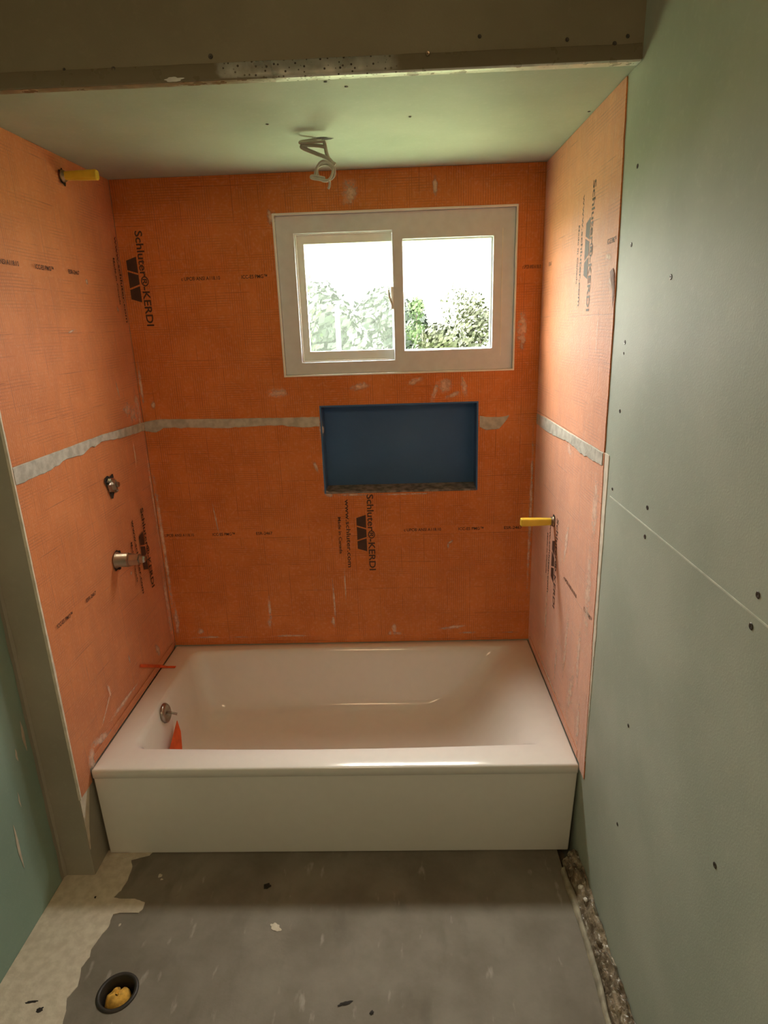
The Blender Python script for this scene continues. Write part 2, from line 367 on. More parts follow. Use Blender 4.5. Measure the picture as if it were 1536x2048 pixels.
sr_lo = jag(rows([(.0, H+.002), (-.034, .75), (-.034, .975), (-.022, ZS-.002)], 40, D-.001), PR, 'membrane_sheet', M['orange'], None)
tag(sr_lo, 'orange sheet on the right wall, below the grey seam, with the lower yellow plug', 'wall membrane')
jag(rows([(-.046, .322), (-.040, .5), (-.038, .75)], 12, .004, .001, 3), PR, 'sheet_tail', M['orange'], sr_lo, .0028)
# pale cut edges and the compound beside them
e_ = MB()
for (z0, z1, x) in ((.29, ZS, 0), (ZS, C, 0)):
    for i in range(24):
        a = z0+(z1-z0)*i/24; b = z0+(z1-z0)*(i+1)/24; w = .0018+.0012*noise.noise(Vector((a*30, 0, 0)))+.003*math.exp(-((a-.7)/.2)**2)
        e_.box(-.004, T+.0006, YF-.0015, YF+.002+w, a, b)
e_.build('cut_edge', M['edge'], sl_lo)
e2 = MB()
for i in range(60):
    a = .33+(ZS-.33)*i/60; b = a+(ZS-.33)/60; y = -.044-.012*min(1, max(0, (a-.4)/.4))+.003*noise.noise(Vector((a*22, 4, 0)))
    if .68 < a < .76: y += .010*noise.noise(Vector((a*90, 0, 0)))
    e2.box(W-.0016, W+.0005, y, .0, a, b+.0005)
e2.build('mortar_edge', M['edge'], sr_lo)
jag(rows([(-.069, .10), (-.055, .17), (-.030, .24), (-.008, .30), (-.006, .335)], 14, -.0725, .001, 5), (lambda u, v, off=0: (off-T, u, v)), 'bare_corner', M['edge'], wl, .0008)

plate([.03, W-.03], [H+.002, H+.034], lambda u, v: True, lambda u, v, off: PB(u, v, off+.0012), .0012).build('joint_tape', M['orange'], sb_lo)
plate([.03, D-.03], [H+.002, H+.030], lambda u, v: True, lambda u, v, off: PL(u, v, off+T+.0012), .0012).build('joint_tape', M['orange'], sl_lo)
plate([.03, D-.03], [H+.002, H+.030], lambda u, v: True, lambda u, v, off: PR(u, v, off+T+.0012), .0012).build('joint_tape', M['orange'], sr_lo)
# mortar seam bands (real, slightly raised, ragged)
def band(P, pts, name, parent, th=.002, k=9, amp=.004, seed=0, mat='mortar'):
    rows_ = []
    for (a, b) in zip(pts, pts[1:]):
        for i in range(k):
            t = i/k; u = a[0]+(b[0]-a[0])*t
            rows_.append((u, a[1]+(b[1]-a[1])*t+.3*amp*noise.noise(Vector((u*60, seed, 1))), a[2]+(b[2]-a[2])*t+amp*noise.noise(Vector((u*38, seed, 5)))))
    rows_.append(pts[-1]); V = []; F = []
    for (u, t_, b_) in rows_: V += [P(u, b_, .0), P(u, b_+.002, th), P(u, t_-.002, th), P(u, t_, 0)]
    for i in range(len(rows_)-1):
        for q in range(3): F.append((4*i+q, 4*i+q+1, 4*i+q+5, 4*i+q+4))
    F += [(0, 1, 2, 3), tuple(4*(len(rows_)-1)+q for q in (3, 2, 1, 0))]
    mb = MB(); mb.add(V, F); return mb.build(name, M[mat], parent)
o3 = lambda P, e=T: (lambda u, v, off=0: P(u, v, off+e))
band(o3(PL), [(YF+.004, 1.320, 1.272), (.1, 1.319, 1.274), (.19, 1.318, 1.286), (.29, 1.318, 1.279), (.34, 1.318, 1.292), (.37, 1.317, 1.287), (.425, 1.318, 1.296), (.54, 1.313, 1.283), (.66, 1.309, 1.277), (.78, 1.305, 1.272)], 'mortar_band', sl_lo)
band(PB, [(.004, 1.305, 1.268), (.045, 1.312, 1.262), (.075, 1.314, 1.280), (.2, 1.311, 1.277), (.33, 1.308, 1.272), (.45, 1.308, 1.277), (.53, 1.306, 1.277), (.62, 1.306, 1.266), (.685, 1.305, 1.268)], 'mortar_band', sb_lo)
band(PB, [(1.300, 1.292, 1.248), (1.325, 1.287, 1.236), (1.375, 1.285, 1.240), (1.40, 1.288, 1.270), (1.41, 1.292, 1.285)], 'mortar_patch', sb_lo, mat='mortar')
band(o3(PR), [(-.015, 1.306, 1.27), (.05, 1.306, 1.268), (.12, 1.305, 1.266), (.185, 1.304, 1.262), (.25, 1.303, 1.268), (.32, 1.302, 1.270), (.38, 1.302, 1.266), (.5, 1.302, 1.258), (.62, 1.301, 1.254), (.78, 1.295, 1.255)], 'mortar_band', sr_lo)
# vertical mortar at the back corners, faint
def smears(P, lst, parent, name='mortar_smear', e=.0008):
    for (u, v, ru, rv, rot) in lst:
        V = [P(u, v, e)]; F = []; A = [1.0]; N = 20
        for ring, fa in ((.4, .85), (.75, .55), (1.15, 0.)):
            for k in range(N):
                a = 2*math.pi*k/N; r = ring*(1+.28*noise.noise(Vector((math.cos(a)*1.3+u*9, math.sin(a)*1.3, v*9)))); x, y = ru*r*math.cos(a), rv*r*math.sin(a)
                V.append(P(u+x*math.cos(rot)-y*math.sin(rot), v+x*math.sin(rot)+y*math.cos(rot), e)); A.append(fa)
        for k in range(N): F.append((0, 1+k, 1+(k+1) % N))
        for i in range(2):
            for k in range(N): F.append((1+i*N+k, 1+i*N+(k+1) % N, 1+(i+1)*N+(k+1) % N, 1+(i+1)*N+k))
        o = mesh(name, V, F, M['smear'], parent); at = o.data.attributes.new('fade', 'FLOAT', 'POINT')
        for i, a in enumerate(A): at.data[i].value = a
smears(PB, [(.425, .50, .008, .07, 0), (.418, .435, .011, .028, 0), (.70, .54, .006, .11, .02), (.693, .435, .011, .03, 0), (.949, .40, .013, .03, 0), (.957, .375, .022, .012, 0), (.93, .375, .01, .02, 0), (.118, .402, .018, .016, .5), (.70, 1.0, .03, .014, -.6),
            (.80, .992, .08, .007, 0), (.69, 1.12, .006, .10, 0), (.69, 1.26, .012, .05, 0), (1.01, .99, .14, .005, 0), (1.19, .785, .018, .007, .6), (1.178, .77, .006, .018, 0), (.3, .367, .08, .009, 0), (.5, .372, .09, .008, 0), (1.2, .40, .06, .01, .1), (1.25, .368, .05, .012, .1), (1.43, .365, .06, .010, 0), (.15, .37, .08, .01, 0),
            (.012, .80, .009, .42, 0), (.02, .45, .012, .10, 0), (1.506, .9, .008, .4, 0), (.66, 1.11, .01, .03, .3), (.24, .9, .004, .08, .1), (.75, .6, .004, .10, 0)], sb_lo)
smears(PB, [(1.17, 1.41, .03, .035, -.5), (1.20, 1.375, .035, .012, .3), (1.055, 1.43, .04, .014, .3), (.847, 1.415, .045, .018, .1), (1.24, 1.40, .012, .05, .2), (1.13, 1.39, .012, .05, -.3), (.842, 2.08, .035, .05, -.3), (1.136, 2.09, .012, .04, 0), (.56, 2.01, .02, .03, 0), (.53, 1.4, .05, .02, 0), (1.45, 1.60, .02, .09, 0), (.012, 1.45, .008, .1, 0), (.05, 1.37, .01, .02, 0)], sb_up)
smears(o3(PL), [(.70, 1.35, .05, .04, .1), (.745, 1.36, .03, .09, 0), (.765, 1.0, .012, .28, 0), (.755, .55, .02, .2, 0), (.36, .52, .006, .03, .2), (.19, .50, .008, .035, .2), (.28, .40, .14, .012, 0), (.15, .45, .006, .08, -.9), (.1, .38, .10, .018, -.35), (.02, .36, .03, .05, 0), (.48, .80, .01, .01, 0), (.6, .42, .02, .05, .4), (.66, 1.2, .008, .05, 0)], sl_lo)
smears(o3(PL), [(.70, 1.72, .01, .02, 0), (.6, 1.45, .006, .05, .2), (.5, 1.80, .01, .012, 0), (.66, 1.37, .05, .03, .2), (.35, 1.65, .03, .004, .2)], sl_up)
smears(o3(PR), [(.02, 1.15, .03, .12, 0), (.03, .9, .035, .16, 0), (.22, .62, .02, .16, .1), (.14, .50, .03, .12, .2), (.08, .66, .02, .14, 0), (.33, .5, .012, .12, .1), (.5, .6, .02, .12, 0), (.28, .95, .02, .10, .2), (.04, .45, .02, .1, 0), (.4, .38, .25, .012, 0), (.30, 1.25, .04, .02, .4)], sr_lo)
smears(o3(PR), [(.02, 1.72, .02, .03, 0), (.05, 1.78, .03, .012, .2), (.1, 1.6, .006, .06, 0)], sr_up)
# torn dark spot on the right sheet's edge
mesh('torn_patch', [PR(.008, 1.752, T+.001), PR(.03, 1.745, T+.001), (W-T-.004, .012, 1.725), PR(.003, 1.70, T+.001), PR(-.006, 1.66, T+.001), PR(-.012, 1.70, T+.001), PR(-.004, 1.74, T+.002)], [(0, 1, 2, 6), (2, 3, 4, 5), (2, 5, 6)], M['ink2'], sr_up)

# ------------------------------------------------------------------ printing on the sheets
def text_mesh(s):
    cu = bpy.data.curves.new('t', 'FONT'); cu.body = s; cu.resolution_u = 3; cu.offset = .018; o = bpy.data.objects.new('t', cu); COL.objects.link(o)
    bpy.context.view_layer.update()
    me = bpy.data.meshes.new_from_object(o); COL.objects.unlink(o); bpy.data.objects.remove(o); return me
TC = {}
def put_text(s, org, a, b, length, height, parent, mat='ink', name='printed_text', n=None):
    if s not in TC: TC[s] = text_mesh(s)
    src = TC[s]; xs = [v.co.x for v in src.vertices]; ys = [v.co.y for v in src.vertices]
    x0, x1 = min(xs), max(xs); cap = .70
    a, b, org = Vector(a), Vector(b), Vector(org); V = [org+a*((v.co.x-x0)/(x1-x0)*length)+b*(v.co.y/cap*height) for v in src.vertices]
    return mesh(name, V, [tuple(p.vertices) for p in src.polygons], M[mat], parent)
def brand(wall, c, ztop, parent, parent2=None, c2=None, skip=()):
    """the maker's print, read from top to bottom; c is the foot of the big line, the other lines hang below it"""
    e = T+.0006
    if wall == 'B': P, sg, e = PB, 1, .0006
    elif wall == 'R': P, sg = PR, -1
    else: P, sg = PL, 1
    b = {'B': (1, 0, 0), 'R': (0, -1, 0), 'L': (0, 1, 0)}[wall]; a = (0, 0, -1)
    put_text('Schluter\u00ae-KERDI', P(c, ztop, e), a, b, .325, .026, parent)
    q = c-sg*.045; z = ztop-.085; h = .038; w = .056; g = .006; sk = .012
    V = []; F = []
    for i in range(3):
        z0 = z-i*(w-sk+g); wide = i != 1   # long side towards the big line for the outer two
        t0, t1 = (0, w) if wide else (sk, w-sk); b0, b1 = (sk, w-sk) if wide else (0, w)
        n = len(V); V += [P(q+sg*h, z0-t0, e), P(q+sg*h, z0-t1, e), P(q, z0-b1, e), P(q, z0-b0, e)]; F.append((n, n+1, n+2, n+3))
    mesh('printed_logo', V, F, M['ink'], parent)
    p2 = parent2 or parent; P2, cc, b2 = (P, c, b) if c2 is None else (PL, c2, (0, 1, 0)); e2 = e if c2 is None else T+.0006
    k1, k2 = (.088, .120) if c2 is None else (0, .034)
    put_text('www.schluter.com', P2(cc-sg*k1, ztop-.018, e2), a, b2, .292, .017, p2)
    put_text('Made in Canada', P2(cc-sg*k2, ztop-.092, e2), a, b2, .157, .012, p2)
brand('B', .855, .992, sb_lo)
brand('B', .068, 1.984, sb_up, sl_up, .757)
brand('R', .215, 1.981, sr_up)
brand('R', .412, .995, sr_lo)
brand('L', .635, .998, sl_lo)
def small(P, a, z, items, parent, e, sg=1):
    for (u0, u1, s) in items: put_text(s, P(u0, z-.005, e), a, (0, 0, 1), abs(u1-u0), .012, parent, 'ink')
A1, A2, A3 = 'c UPC\u00ae ANSI A118.10', 'ICC-ES PMG\u2122', 'ESR-2467'
small(PB, (1, 0, 0), .838, [(.012, .142, A1), (.219, .311, A2), (.398, .465, A3), (1.0, 1.15, A1), (1.22, 1.321, A2), (1.403, 1.475, A3)], sb_lo, .0006)
small(PB, (1, 0, 0), 1.817, [(.215, .357, A1), (.435, .529, A2), (1.445, 1.51, A1)], sb_up, .0006)
small(PL, (0, 1, 0), 1.822, [(-.02, .133, A1), (.21, .306, A2), (.391, .459, A3)], sl_up, T+.0006)
small(PL, (0, 1, 0), .842, [(-.02, .068, A2), (.154, .219, A3)], sl_lo, T+.0006)
small(PR, (0, -1, 0), 1.815, [(.065, .0, A2), (.69, .65, A3)], sr_up, T+.0006)
small(PR, (0, -1, 0), .831, [(.287, .137, A1), (.06, -.018, A2)], sr_lo, T+.0006)

# ------------------------------------------------------------------ niche
ni = empty('wall_niche', ((NX0+NX1)/2, D, NZ0)); tag(ni, 'dark blue recessed niche in the orange back wall, below the window', 'niche')
d_ = .09; w_ = .006
bx = MB(); bx.box(NX0, NX1, D+d_-w_, D+d_, NZ0, NZ1)
bx.build('back_panel', M['blue'], ni)
for (x0, x1) in ((NX0, NX0+w_), (NX1-w_, NX1)): MB().box(x0, x1, D-.001, D+d_-w_, NZ0, NZ1).build('side_panel', M['blue'], ni)
MB().box(NX0+w_, NX1-w_, D-.001, D+d_-w_, NZ1-w_, NZ1).build('top_panel', M['blue'], ni)
V = []; F = []; n = 60
for i in range(n+1):
    x = NX0+w_+(NX1-NX0-2*w_)*i/n; hh = .006+.003*noise.noise(Vector((x*30, 0, 0)))
    V += [(x, D-.002, NZ0-.001), (x, D-.002+.001*noise.noise(Vector((x*70, 2, 0))), NZ0+hh), (x, D+.04, NZ0+.010), (x, D+d_-w_, NZ0+.012)]
for i in range(n):
    for q in range(3): F.append((4*i+q, 4*i+q+1, 4*i+q+5, 4*i+q+4))
mb = MB(); mb.add(V, F); mb.build('bottom_ledge', mortar_mat('grimy_mortar', (.10, .10, .10), (.30, .27, .24)), ni)['label'] = 'ledge smeared with grey mortar'

# ------------------------------------------------------------------ window
wn = struct(empty('window_1', ((WX0+WX1)/2, D+.02, WZ0)))
def ring(x0, x1, z0, z1, ix0, ix1, iz0, iz1, y0, y1):
    m = MB(); o = [(x0, z0), (x1, z0), (x1, z1), (x0, z1)]; i = [(ix0, iz0), (ix1, iz0), (ix1, iz1), (ix0, iz1)]
    V = [(p[0], y, p[1]) for y in (y0, y1) for p in o+i]; F = []
    for k in range(4):
        l = (k+1) % 4
        F += [(k, l, 4+l, 4+k), (8+k, 12+k, 12+l, 8+l), (k, 8+k, 8+l, l), (4+k, 4+l, 12+l, 12+k)]
    return m.add(V, F)
ux = [WX0+.0005, .633, .982, 1.020, 1.3425, WX1-.0005]; vz = [WZ0+.0005, 1.509, 1.541, 1.926, 1.956, WZ1-.0005]
wf = plate(ux, vz, lambda u, v: not (.633 < u < .982 and 1.509 < v < 1.956) and not (1.020 < u < 1.3425 and 1.541 < v < 1.926), lambda u, v, off: (u, D+.012-off, v), .058).build('window_frame', M['vinyl'], wn, bevel=.0025)
ring(WX0-.006, WX1+.005, WZ0-.005, WZ1+.006, WX0+.001, WX1-.001, WZ0+.001, WZ1-.001, D-.003, D+.010).build('sealant_bead', M['bead'], wn, bevel=.0015)
ring(.6335, .9815, 1.5095, 1.9555, .638, .9800, 1.5135, 1.953, D+.024, D+.034).build('track_rail', M['bead'], wn, bevel=.001)
ls = ring(.6335, .9815, 1.5095, 1.9555, .663, .979, 1.547, 1.923, D+.036, D+.056).build('sliding_sash', M['sash'], wn, bevel=.003)
MB().box(.663, .979, D+.044, D+.048, 1.547, 1.923).build('glass_pane', M['glass'], ls)
rs = ring(1.0205, 1.342, 1.5415, 1.9255, 1.023, 1.337, 1.544, 1.921, D+.030, D+.055).build('fixed_sash', M['sash'], wn, bevel=.001)
MB().box(1.023, 1.337, D+.040, D+.044, 1.544, 1.921).build('glass_pane', M['glass'], rs)
MB().box(1.3735, 1.3755, D+.0105, D+.013, 1.512, 1.950).build('track_rail', M['bead'], wn)
ring(.634, .990, 1.510, 1.955, .655, .975, 1.530, 1.936, D+.078, D+.086).build('screen_frame', M['vinyl'], wn)
MB().box(.655, .975, D+.081, D+.0815, 1.530, 1.936).build('insect_screen', M['mesh'], wn)
lt = MB(); lt.box(.973, .983, D+.008, D+.020, 1.690, 1.768); lt.build('latch', M['sash'], ls, bevel=.002)
MB().tube([(.979, D+.012, 1.700), (.974, D+.004, 1.715), (.967, D-.004, 1.735), (.965, D-.006, 1.757)], [.004, .004, .0035, .0025], 8).build('latch_lever', M['wire'], ls, smooth=True)

# ------------------------------------------------------------------ bathtub
tub = empty('bathtub', (W/2, .39, 0)); tag(tub, 'white enamel alcove bathtub with plain apron, between the three orange walls', 'bathtub')
def rrect(x0, x1, y0, y1, r, bow=0, ns=26, nc=8, rr=None):
    pts = []
    cs = [((x1-r, y0+r), -90), ((x1-r, y1-r), 0), ((x0+r, y1-r), 90), ((x0+r, y0+r), 180)]
    sides = [((x0+r, y0), (x1-r, y0)), ((x1, y0+r), (x1, y1-r)), ((x1-r, y1), (x0+r, y1)), ((x0, y1-r), (x0, y0+r))]
    for s in range(4):
        a, b = sides[s]
        for i in range(ns):
            t = i/ns; x = a[0]+(b[0]-a[0])*t; y = a[1]+(b[1]-a[1])*t
            if s == 0: y -= bow*math.sin(math.pi*t)
            if s == 2: y += bow*.8*math.sin(math.pi*t)
            pts.append((x, y))
        (cx, cy), a0 = cs[s]
        for i in range(nc):
            a = math.radians(a0+90*i/nc); pts.append((cx+r*math.cos(a), cy+r*math.sin(a)))
    return pts
OX0, OX1, OY0, OY1 = .0045, W-.0045, 0.0, D-.003
rings = [(H-.034, rrect(OX0, OX1, OY0+.004, OY1, .004)), (H-.030, rrect(OX0, OX1, OY0, OY1, .004)), (H-.008, rrect(OX0, OX1, OY0, OY1, .004)),
         (H-.0025, rrect(OX0+.001, OX1-.001, OY0+.002, OY1-.001, .004)), (H, rrect(OX0+.006, OX1-.006, OY0+.008, OY1-.004, .004)),
         (H-.0005, rrect(.084, 1.462, .098, .738, .05, .012)), (H-.003, rrect(.090, 1.445, .104, .733, .05, .013)), (H-.010, rrect(.096, 1.420, .110, .728, .052, .013)), (H-.022, rrect(.101, 1.392, .115, .722, .055, .013)),
         (H-.045, rrect(.106, 1.362, .119, .718, .06, .012)), (H-.09, rrect(.114, 1.325, .124, .712, .07, .010)), (H-.15, rrect(.124, 1.282, .129, .703, .08, .008)), (H-.20, rrect(.132, 1.235, .134, .695, .085, .006)),
         (H-.235, rrect(.144, 1.18, .142, .684, .09, .004)), (H-.252, rrect(.160, 1.13, .156, .667, .09, .002)), (H-.260, rrect(.185, 1.07, .180, .640, .09)), (H-.264, rrect(.26, .95, .25, .56, .08)), (H-.268, rrect(.40, .75, .36, .44, .03))]
V = []; F = []; n = len(rings[0][1])
for z, pts in rings: V += [(x, y, z) for x, y in pts]
for i in range(len(rings)-1):
    for k in range(n): F.append((i*n+k, i*n+(k+1) % n, (i+1)*n+(k+1) % n, (i+1)*n+k))
F.append(tuple((len(rings)-1)*n+k for k in range(n)))
mb = MB(); mb.add(V, F); bas = mb.build('basin', M['enamel'], tub, smooth=True)
V = [(OX0, .005, H-.030), (OX1, .005, H-.030), (OX1-.002, .008, .02), (OX0+.004, .008, .02), (OX0+.004, .008, 0.0), (OX1-.010, .008, 0.0)]
ap = MB(); ap.add([(OX0, .005, H-.026), (OX1, .005, H-.026), (OX1-.012, .009, .001), (OX0+.004, .009, .001), (OX0, .03, H-.026), (OX1, .03, H-.026), (OX1-.012, .034, .001), (OX0+.004, .034, .001)],
       [(0,1,2,3), (5,4,7,6), (0,3,7,4), (1,5,6,2), (3,2,6,7), (0,4,5,1)]); ap.build('apron', M['enamel'], tub, bevel=.004, seg=3)
# overflow plate on the left end
def disc_x(x, y, z, r, th, tilt=.2, n=30):
    m = MB(); ax = Vector((math.cos(tilt), 0, math.sin(tilt))); u = Vector((0, 1, 0)); w = ax.cross(u)
    pr = [(0, 1.0), (th*.5, 1.0), (th, .88), (th*1.15, .45), (th*.9, .12), (th*.9, .01)]; V = []; F = []
    for (h, s) in pr:
        for k in range(n): a = 2*math.pi*k/n; V.append(Vector((x, y, z))+ax*h+u*(r*s*math.cos(a))+w*(r*s*math.sin(a)))
    for i in range(len(pr)-1):
        for k in range(n): F.append((i*n+k, i*n+(k+1) % n, (i+1)*n+(k+1) % n, (i+1)*n+k))
    F.append(tuple(range(n))); return m.add(V, F)
ovp = disc_x(.108, .348, .300, .036, .009).build('overflow_plate', M['chrome'], tub, smooth=True); ovp['label'] = 'round dull chrome overflow plate'
MB().tube([(.115, .350, .302), (.135, .352, .297), (.150, .354, .291)], [.0045, .004, .0045], 10).build('overflow_lever', M['chrome'], ovp, smooth=True)

# scrap of red-orange sheet in the tub, orange offcut over the rim
def sheetpoly(pts, name, mat, th, nrm):
    nv = Vector(nrm)*th; n = len(pts); V = [Vector(p) for p in pts]+[Vector(p)+nv for p in pts]
    m = MB(); m.add(V, [tuple(range(n)), tuple(range(2*n-1, n-1, -1))]+[(i, (i+1) % n, n+(i+1) % n, n+i) for i in range(n)]); return m.build(name, mat)
sc = sheetpoly([(.137, .372, .250), (.146, .368, .205), (.158, .325, .120), (.140, .13, .130)], 'membrane_offcut', M['scrap'], .002, (1, 0, .2))
tag(sc, 'red-orange pointed offcut of sheeting standing inside the left end of the bathtub', 'offcut')
mb = MB()
pth = [(.0045, .424, .445), (.0045, .504, .397), (.0055, .590, .344), (.023, .598, .3385), (.064, .596, .3385)]
V = []; F = []
for i, p in enumerate(pth):
    p = Vector(p); q = Vector((0, .006, .008)) if i < 3 else Vector((0, .010, .001)); nn = Vector((.002, 0, .0025)); V += [p, p+q, p+q+nn, p+nn]
for i in range(len(pth)-1):
    for k in range(4): F.append((4*i+k, 4*i+(k+1) % 4, 4*i+4+(k+1) % 4, 4*i+4+k))
F += [(3, 2, 1, 0), tuple(4*len(pth)-4+k for k in range(4))]
mb.add(V, F); tag(mb.build('membrane_offcut', M['scrap']), 'thin orange strip of sheeting running from the left wall onto the bathtub rim', 'offcut')

# ------------------------------------------------------------------ plumbing stubs
pp = empty('pipe_stub', (T, .390, .887)); tag(pp, 'tarnished brass pipe stub with a cap, sticking out of the left wall', 'pipe')
MB().tube([(T, .39, .887), (.006, .39, .887), (.0061, .39, .887), (.046, .39, .887)], [.030, .028, .0245, .0245], 24).build('pipe_sleeve', M['brass'], pp, smooth=True)
MB().tube([(.046, .39, .887), (.0461, .39, .887), (.050, .39, .887), (.0501, .39, .887), (.084, .39, .888), (.0841, .39, .888), (.098, .39, .888), (.104, .39, .888)], [.024, .0262, .0262, .0225, .021, .0145, .014, .009], 6).build('pipe_cap', M['chrome'], pp)
# ragged hole and shadow gap round the pipe
v, f = splat(0, 0, .036, .034, 0, 0, 3.3); mesh('wall_hole', [(T+.0007, .392+a, .884+b) for a, b, c in v], f, M['dark'], pp)

vb = empty('shower_valve', (T, .437, 1.142)); tag(vb, 'dark metal valve in a ragged hole in the left wall, above the brass pipe', 'valve')
v, f = splat(0, 0, .040, .034, .3, 0, 8.1, am=.5); mesh('wall_hole', [(T+.0007, .437+a, 1.142+b) for a, b, c in v], f, M['dark'], vb)
MB().tube([(T+.001, .437, 1.143), (.010, .437, 1.143), (.0101, .437, 1.143), (.022, .439, 1.144), (.0221, .44, 1.144), (.030, .44, 1.144)], [.028, .027, .021, .020, .011, .009], 6).build('valve_nut', M['chrome'], vb)
MB().tube([(T+.001, .415, 1.165), (.014, .42, 1.160)], [.008, .006], 6).build('valve_screw', M['chrome'], vb)
MB().tube([(T+.001, .455, 1.118), (.016, .452, 1.122)], [.009, .006], 6).build('valve_screw', M['chrome'], vb)

def plug(base, dirx, L, label):
    x, y, z = base; e = empty('test_plug', base); tag(e, label, 'pipe plug', 'yellow plastic plugs')
    r = .0145
    o = MB(); P = []
    V = []; F = []; n = 20; st = [(0, .8), (.010, .86), (L*.45, .95), (L*.85, 1.02), (L*.97, 1.02), (L, .9)]
    for (h, s) in st:
        for k in range(n):
            a = 2*math.pi*(k+.5)/n; ca, sa = math.cos(a), math.sin(a); q = (abs(ca)**4+abs(sa)**4)**(-.25)    # rounded square section
            V.append((x+dirx*h, y+r*s*.95*ca*q*.95, z+r*s*sa*q*.95))
    for i in range(len(st)-1):
        for k in range(n): F.append((i*n+k, i*n+(k+1) % n, (i+1)*n+(k+1) % n, (i+1)*n+k))
    F += [tuple(range(n)), tuple((len(st)-1)*n+k for k in range(n))[::-1]]
    o.add(V, F); o.build('plug_body', M['yellow'], e, smooth=False, bevel=.0015)
    v, f = splat(0, 0, .021, .021, 0, 0, y*7+x); mesh('wall_hole', [(x+dirx*.0008, y+a, z+b) for a, b, c in v], f, M['dark'], e)
    MB().tube([(x, y, z), (x+dirx*.006, y, z), (x+dirx*.0061, y, z), (x+dirx*.012, y, z)], [.018, .0175, .015, .0145], 18).build('pipe_collar', M['brass'], e, smooth=True)
plug((T, .450, 2.094), 1, .108, 'yellow plastic plug sticking out of the left wall just under the ceiling')
plug((W-T, .449, .971), -1, .115, 'yellow plastic plug sticking out of the right wall above the printed lettering')

# ------------------------------------------------------------------ ceiling cable
cb = empty('ceiling_cable', (.795, .35, C)); tag(cb, 'coiled grey electrical cable hanging from a hole in the green alcove ceiling', 'cable')
def sm(pts, k=8):
    P = [Vector(p) for p in pts]; P = [P[0]]+P+[P[-1]]; out = []
    for i in range(1, len(P)-2):
        for j in range(k):
            t = j/k; a, b, c, d = P[i-1:i+3]
            out.append(.5*((2*b)+(c-a)*t+(2*a-5*b+4*c-d)*t*t+(3*b-a-3*c+d)*t**3))
    return out+[P[-2]]
def z_(px, py): return None
c1 = sm([(.79, .40, C), (.765, .385, C-.006), (.740, .372, C-.012), (.736, .352, C-.020), (.755, .342, C-.022), (.785, .342, C-.022), (.803, .347, C-.020)])
c2 = sm([(.803, .347, C-.018), (.806, .35, C-.03), (.810, .35, C-.052), (.818, .35, C-.068), (.832, .35, C-.078)])
c3 = sm([(.806, .35, C-.034), (.786, .35, C-.030), (.745, .35, C-.028), (.744, .35, C-.034), (.775, .35, C-.047), (.812, .35, C-.062), (.822, .35, C-.072)])
coil = []
for i in range(60):
    a = 2*math.pi*i/22; r = .025-.004*math.sin(i*.4); coil.append((.802+r*math.cos(a), .35+.012*math.sin(a*.7+1), C-.096+.024*math.sin(a)*(1-.1*math.sin(i*.2))))
c4 = sm([(.822, .35, C-.072), (.826, .345, C-.085)]+coil[::3]+[(.80, .345, C-.112), (.768, .34, C-.106), (.764, .34, C-.112), (.79, .34, C-.117), (.812, .345, C-.120), (.813, .345, C-.132), (.809, .345, C-.140)])
MB().tube(c1, .0040, 8).build('cable_loop', M['wire'], cb, smooth=True)
MB().tube(c2, .0050, 8).build('cable_loop', M['wire'], cb, smooth=True)
MB().tube(c3, .0054, 8).build('cable_loop', M['wire'], cb, smooth=True)
MB().tube(c4, .0034, 8).build('cable_coil', M['wire'], cb, smooth=True)
v, f = splat(0, 0, .030, .014, 0, 0, 5.5); mesh('ceiling_hole', [(.800+a, .398+b, C-.0008) for a, b, c in v], f, M['dark'], cb)

# ------------------------------------------------------------------ corner bead on the header
cbd = empty('corner_bead', (W/2, YF, C)); tag(cbd, 'perforated galvanised corner bead along the bottom edge of the dark header', 'corner bead')
V = []; F = []; n = 80
def strip(fn):
    V = []; F = []
    for i in range(n+1):
        x = -.001+(W-.002)*i/n; V += [Vector(q) for q in fn(x)]
    k = len(V)//(n+1)
    for i in range(n):
        for j in range(k-1): F.append((i*k+j, i*k+j+1, (i+1)*k+j+1, (i+1)*k+j))
    m = MB(); return m.add(V, F)
wv = lambda x, s: noise.noise(Vector((x*12, s, 0)))
strip(lambda x: [(x, YF-.0005, C+.030+.002*wv(x, 1)), (x, YF-.002, C+.028), (x, YF-.003, C+.006), (x, YF-.0045, C-.0005)]).build('face_flange', M['steel'], cbd, smooth=True)
strip(lambda x: [(x, YF-.0045, C-.0005), (x, YF-.003, C-.0035), (x, YF-.0005, C-.003), (x, YF+.010, C-.002), (x, YF+.026+.0015*wv(x*3, 4), C-.0012), (x, YF+.027+.0015*wv(x*3, 4), C-.0002)]).build('bottom_flange', M['steel'], cbd, smooth=True)
v, f = splat(0, 0, .018, .004, 0, 0, 2.2); mesh('compound_dab', [(.535+a, YF-.0052, C+.002+b) for a, b, c in v], f, M['white'], cbd)

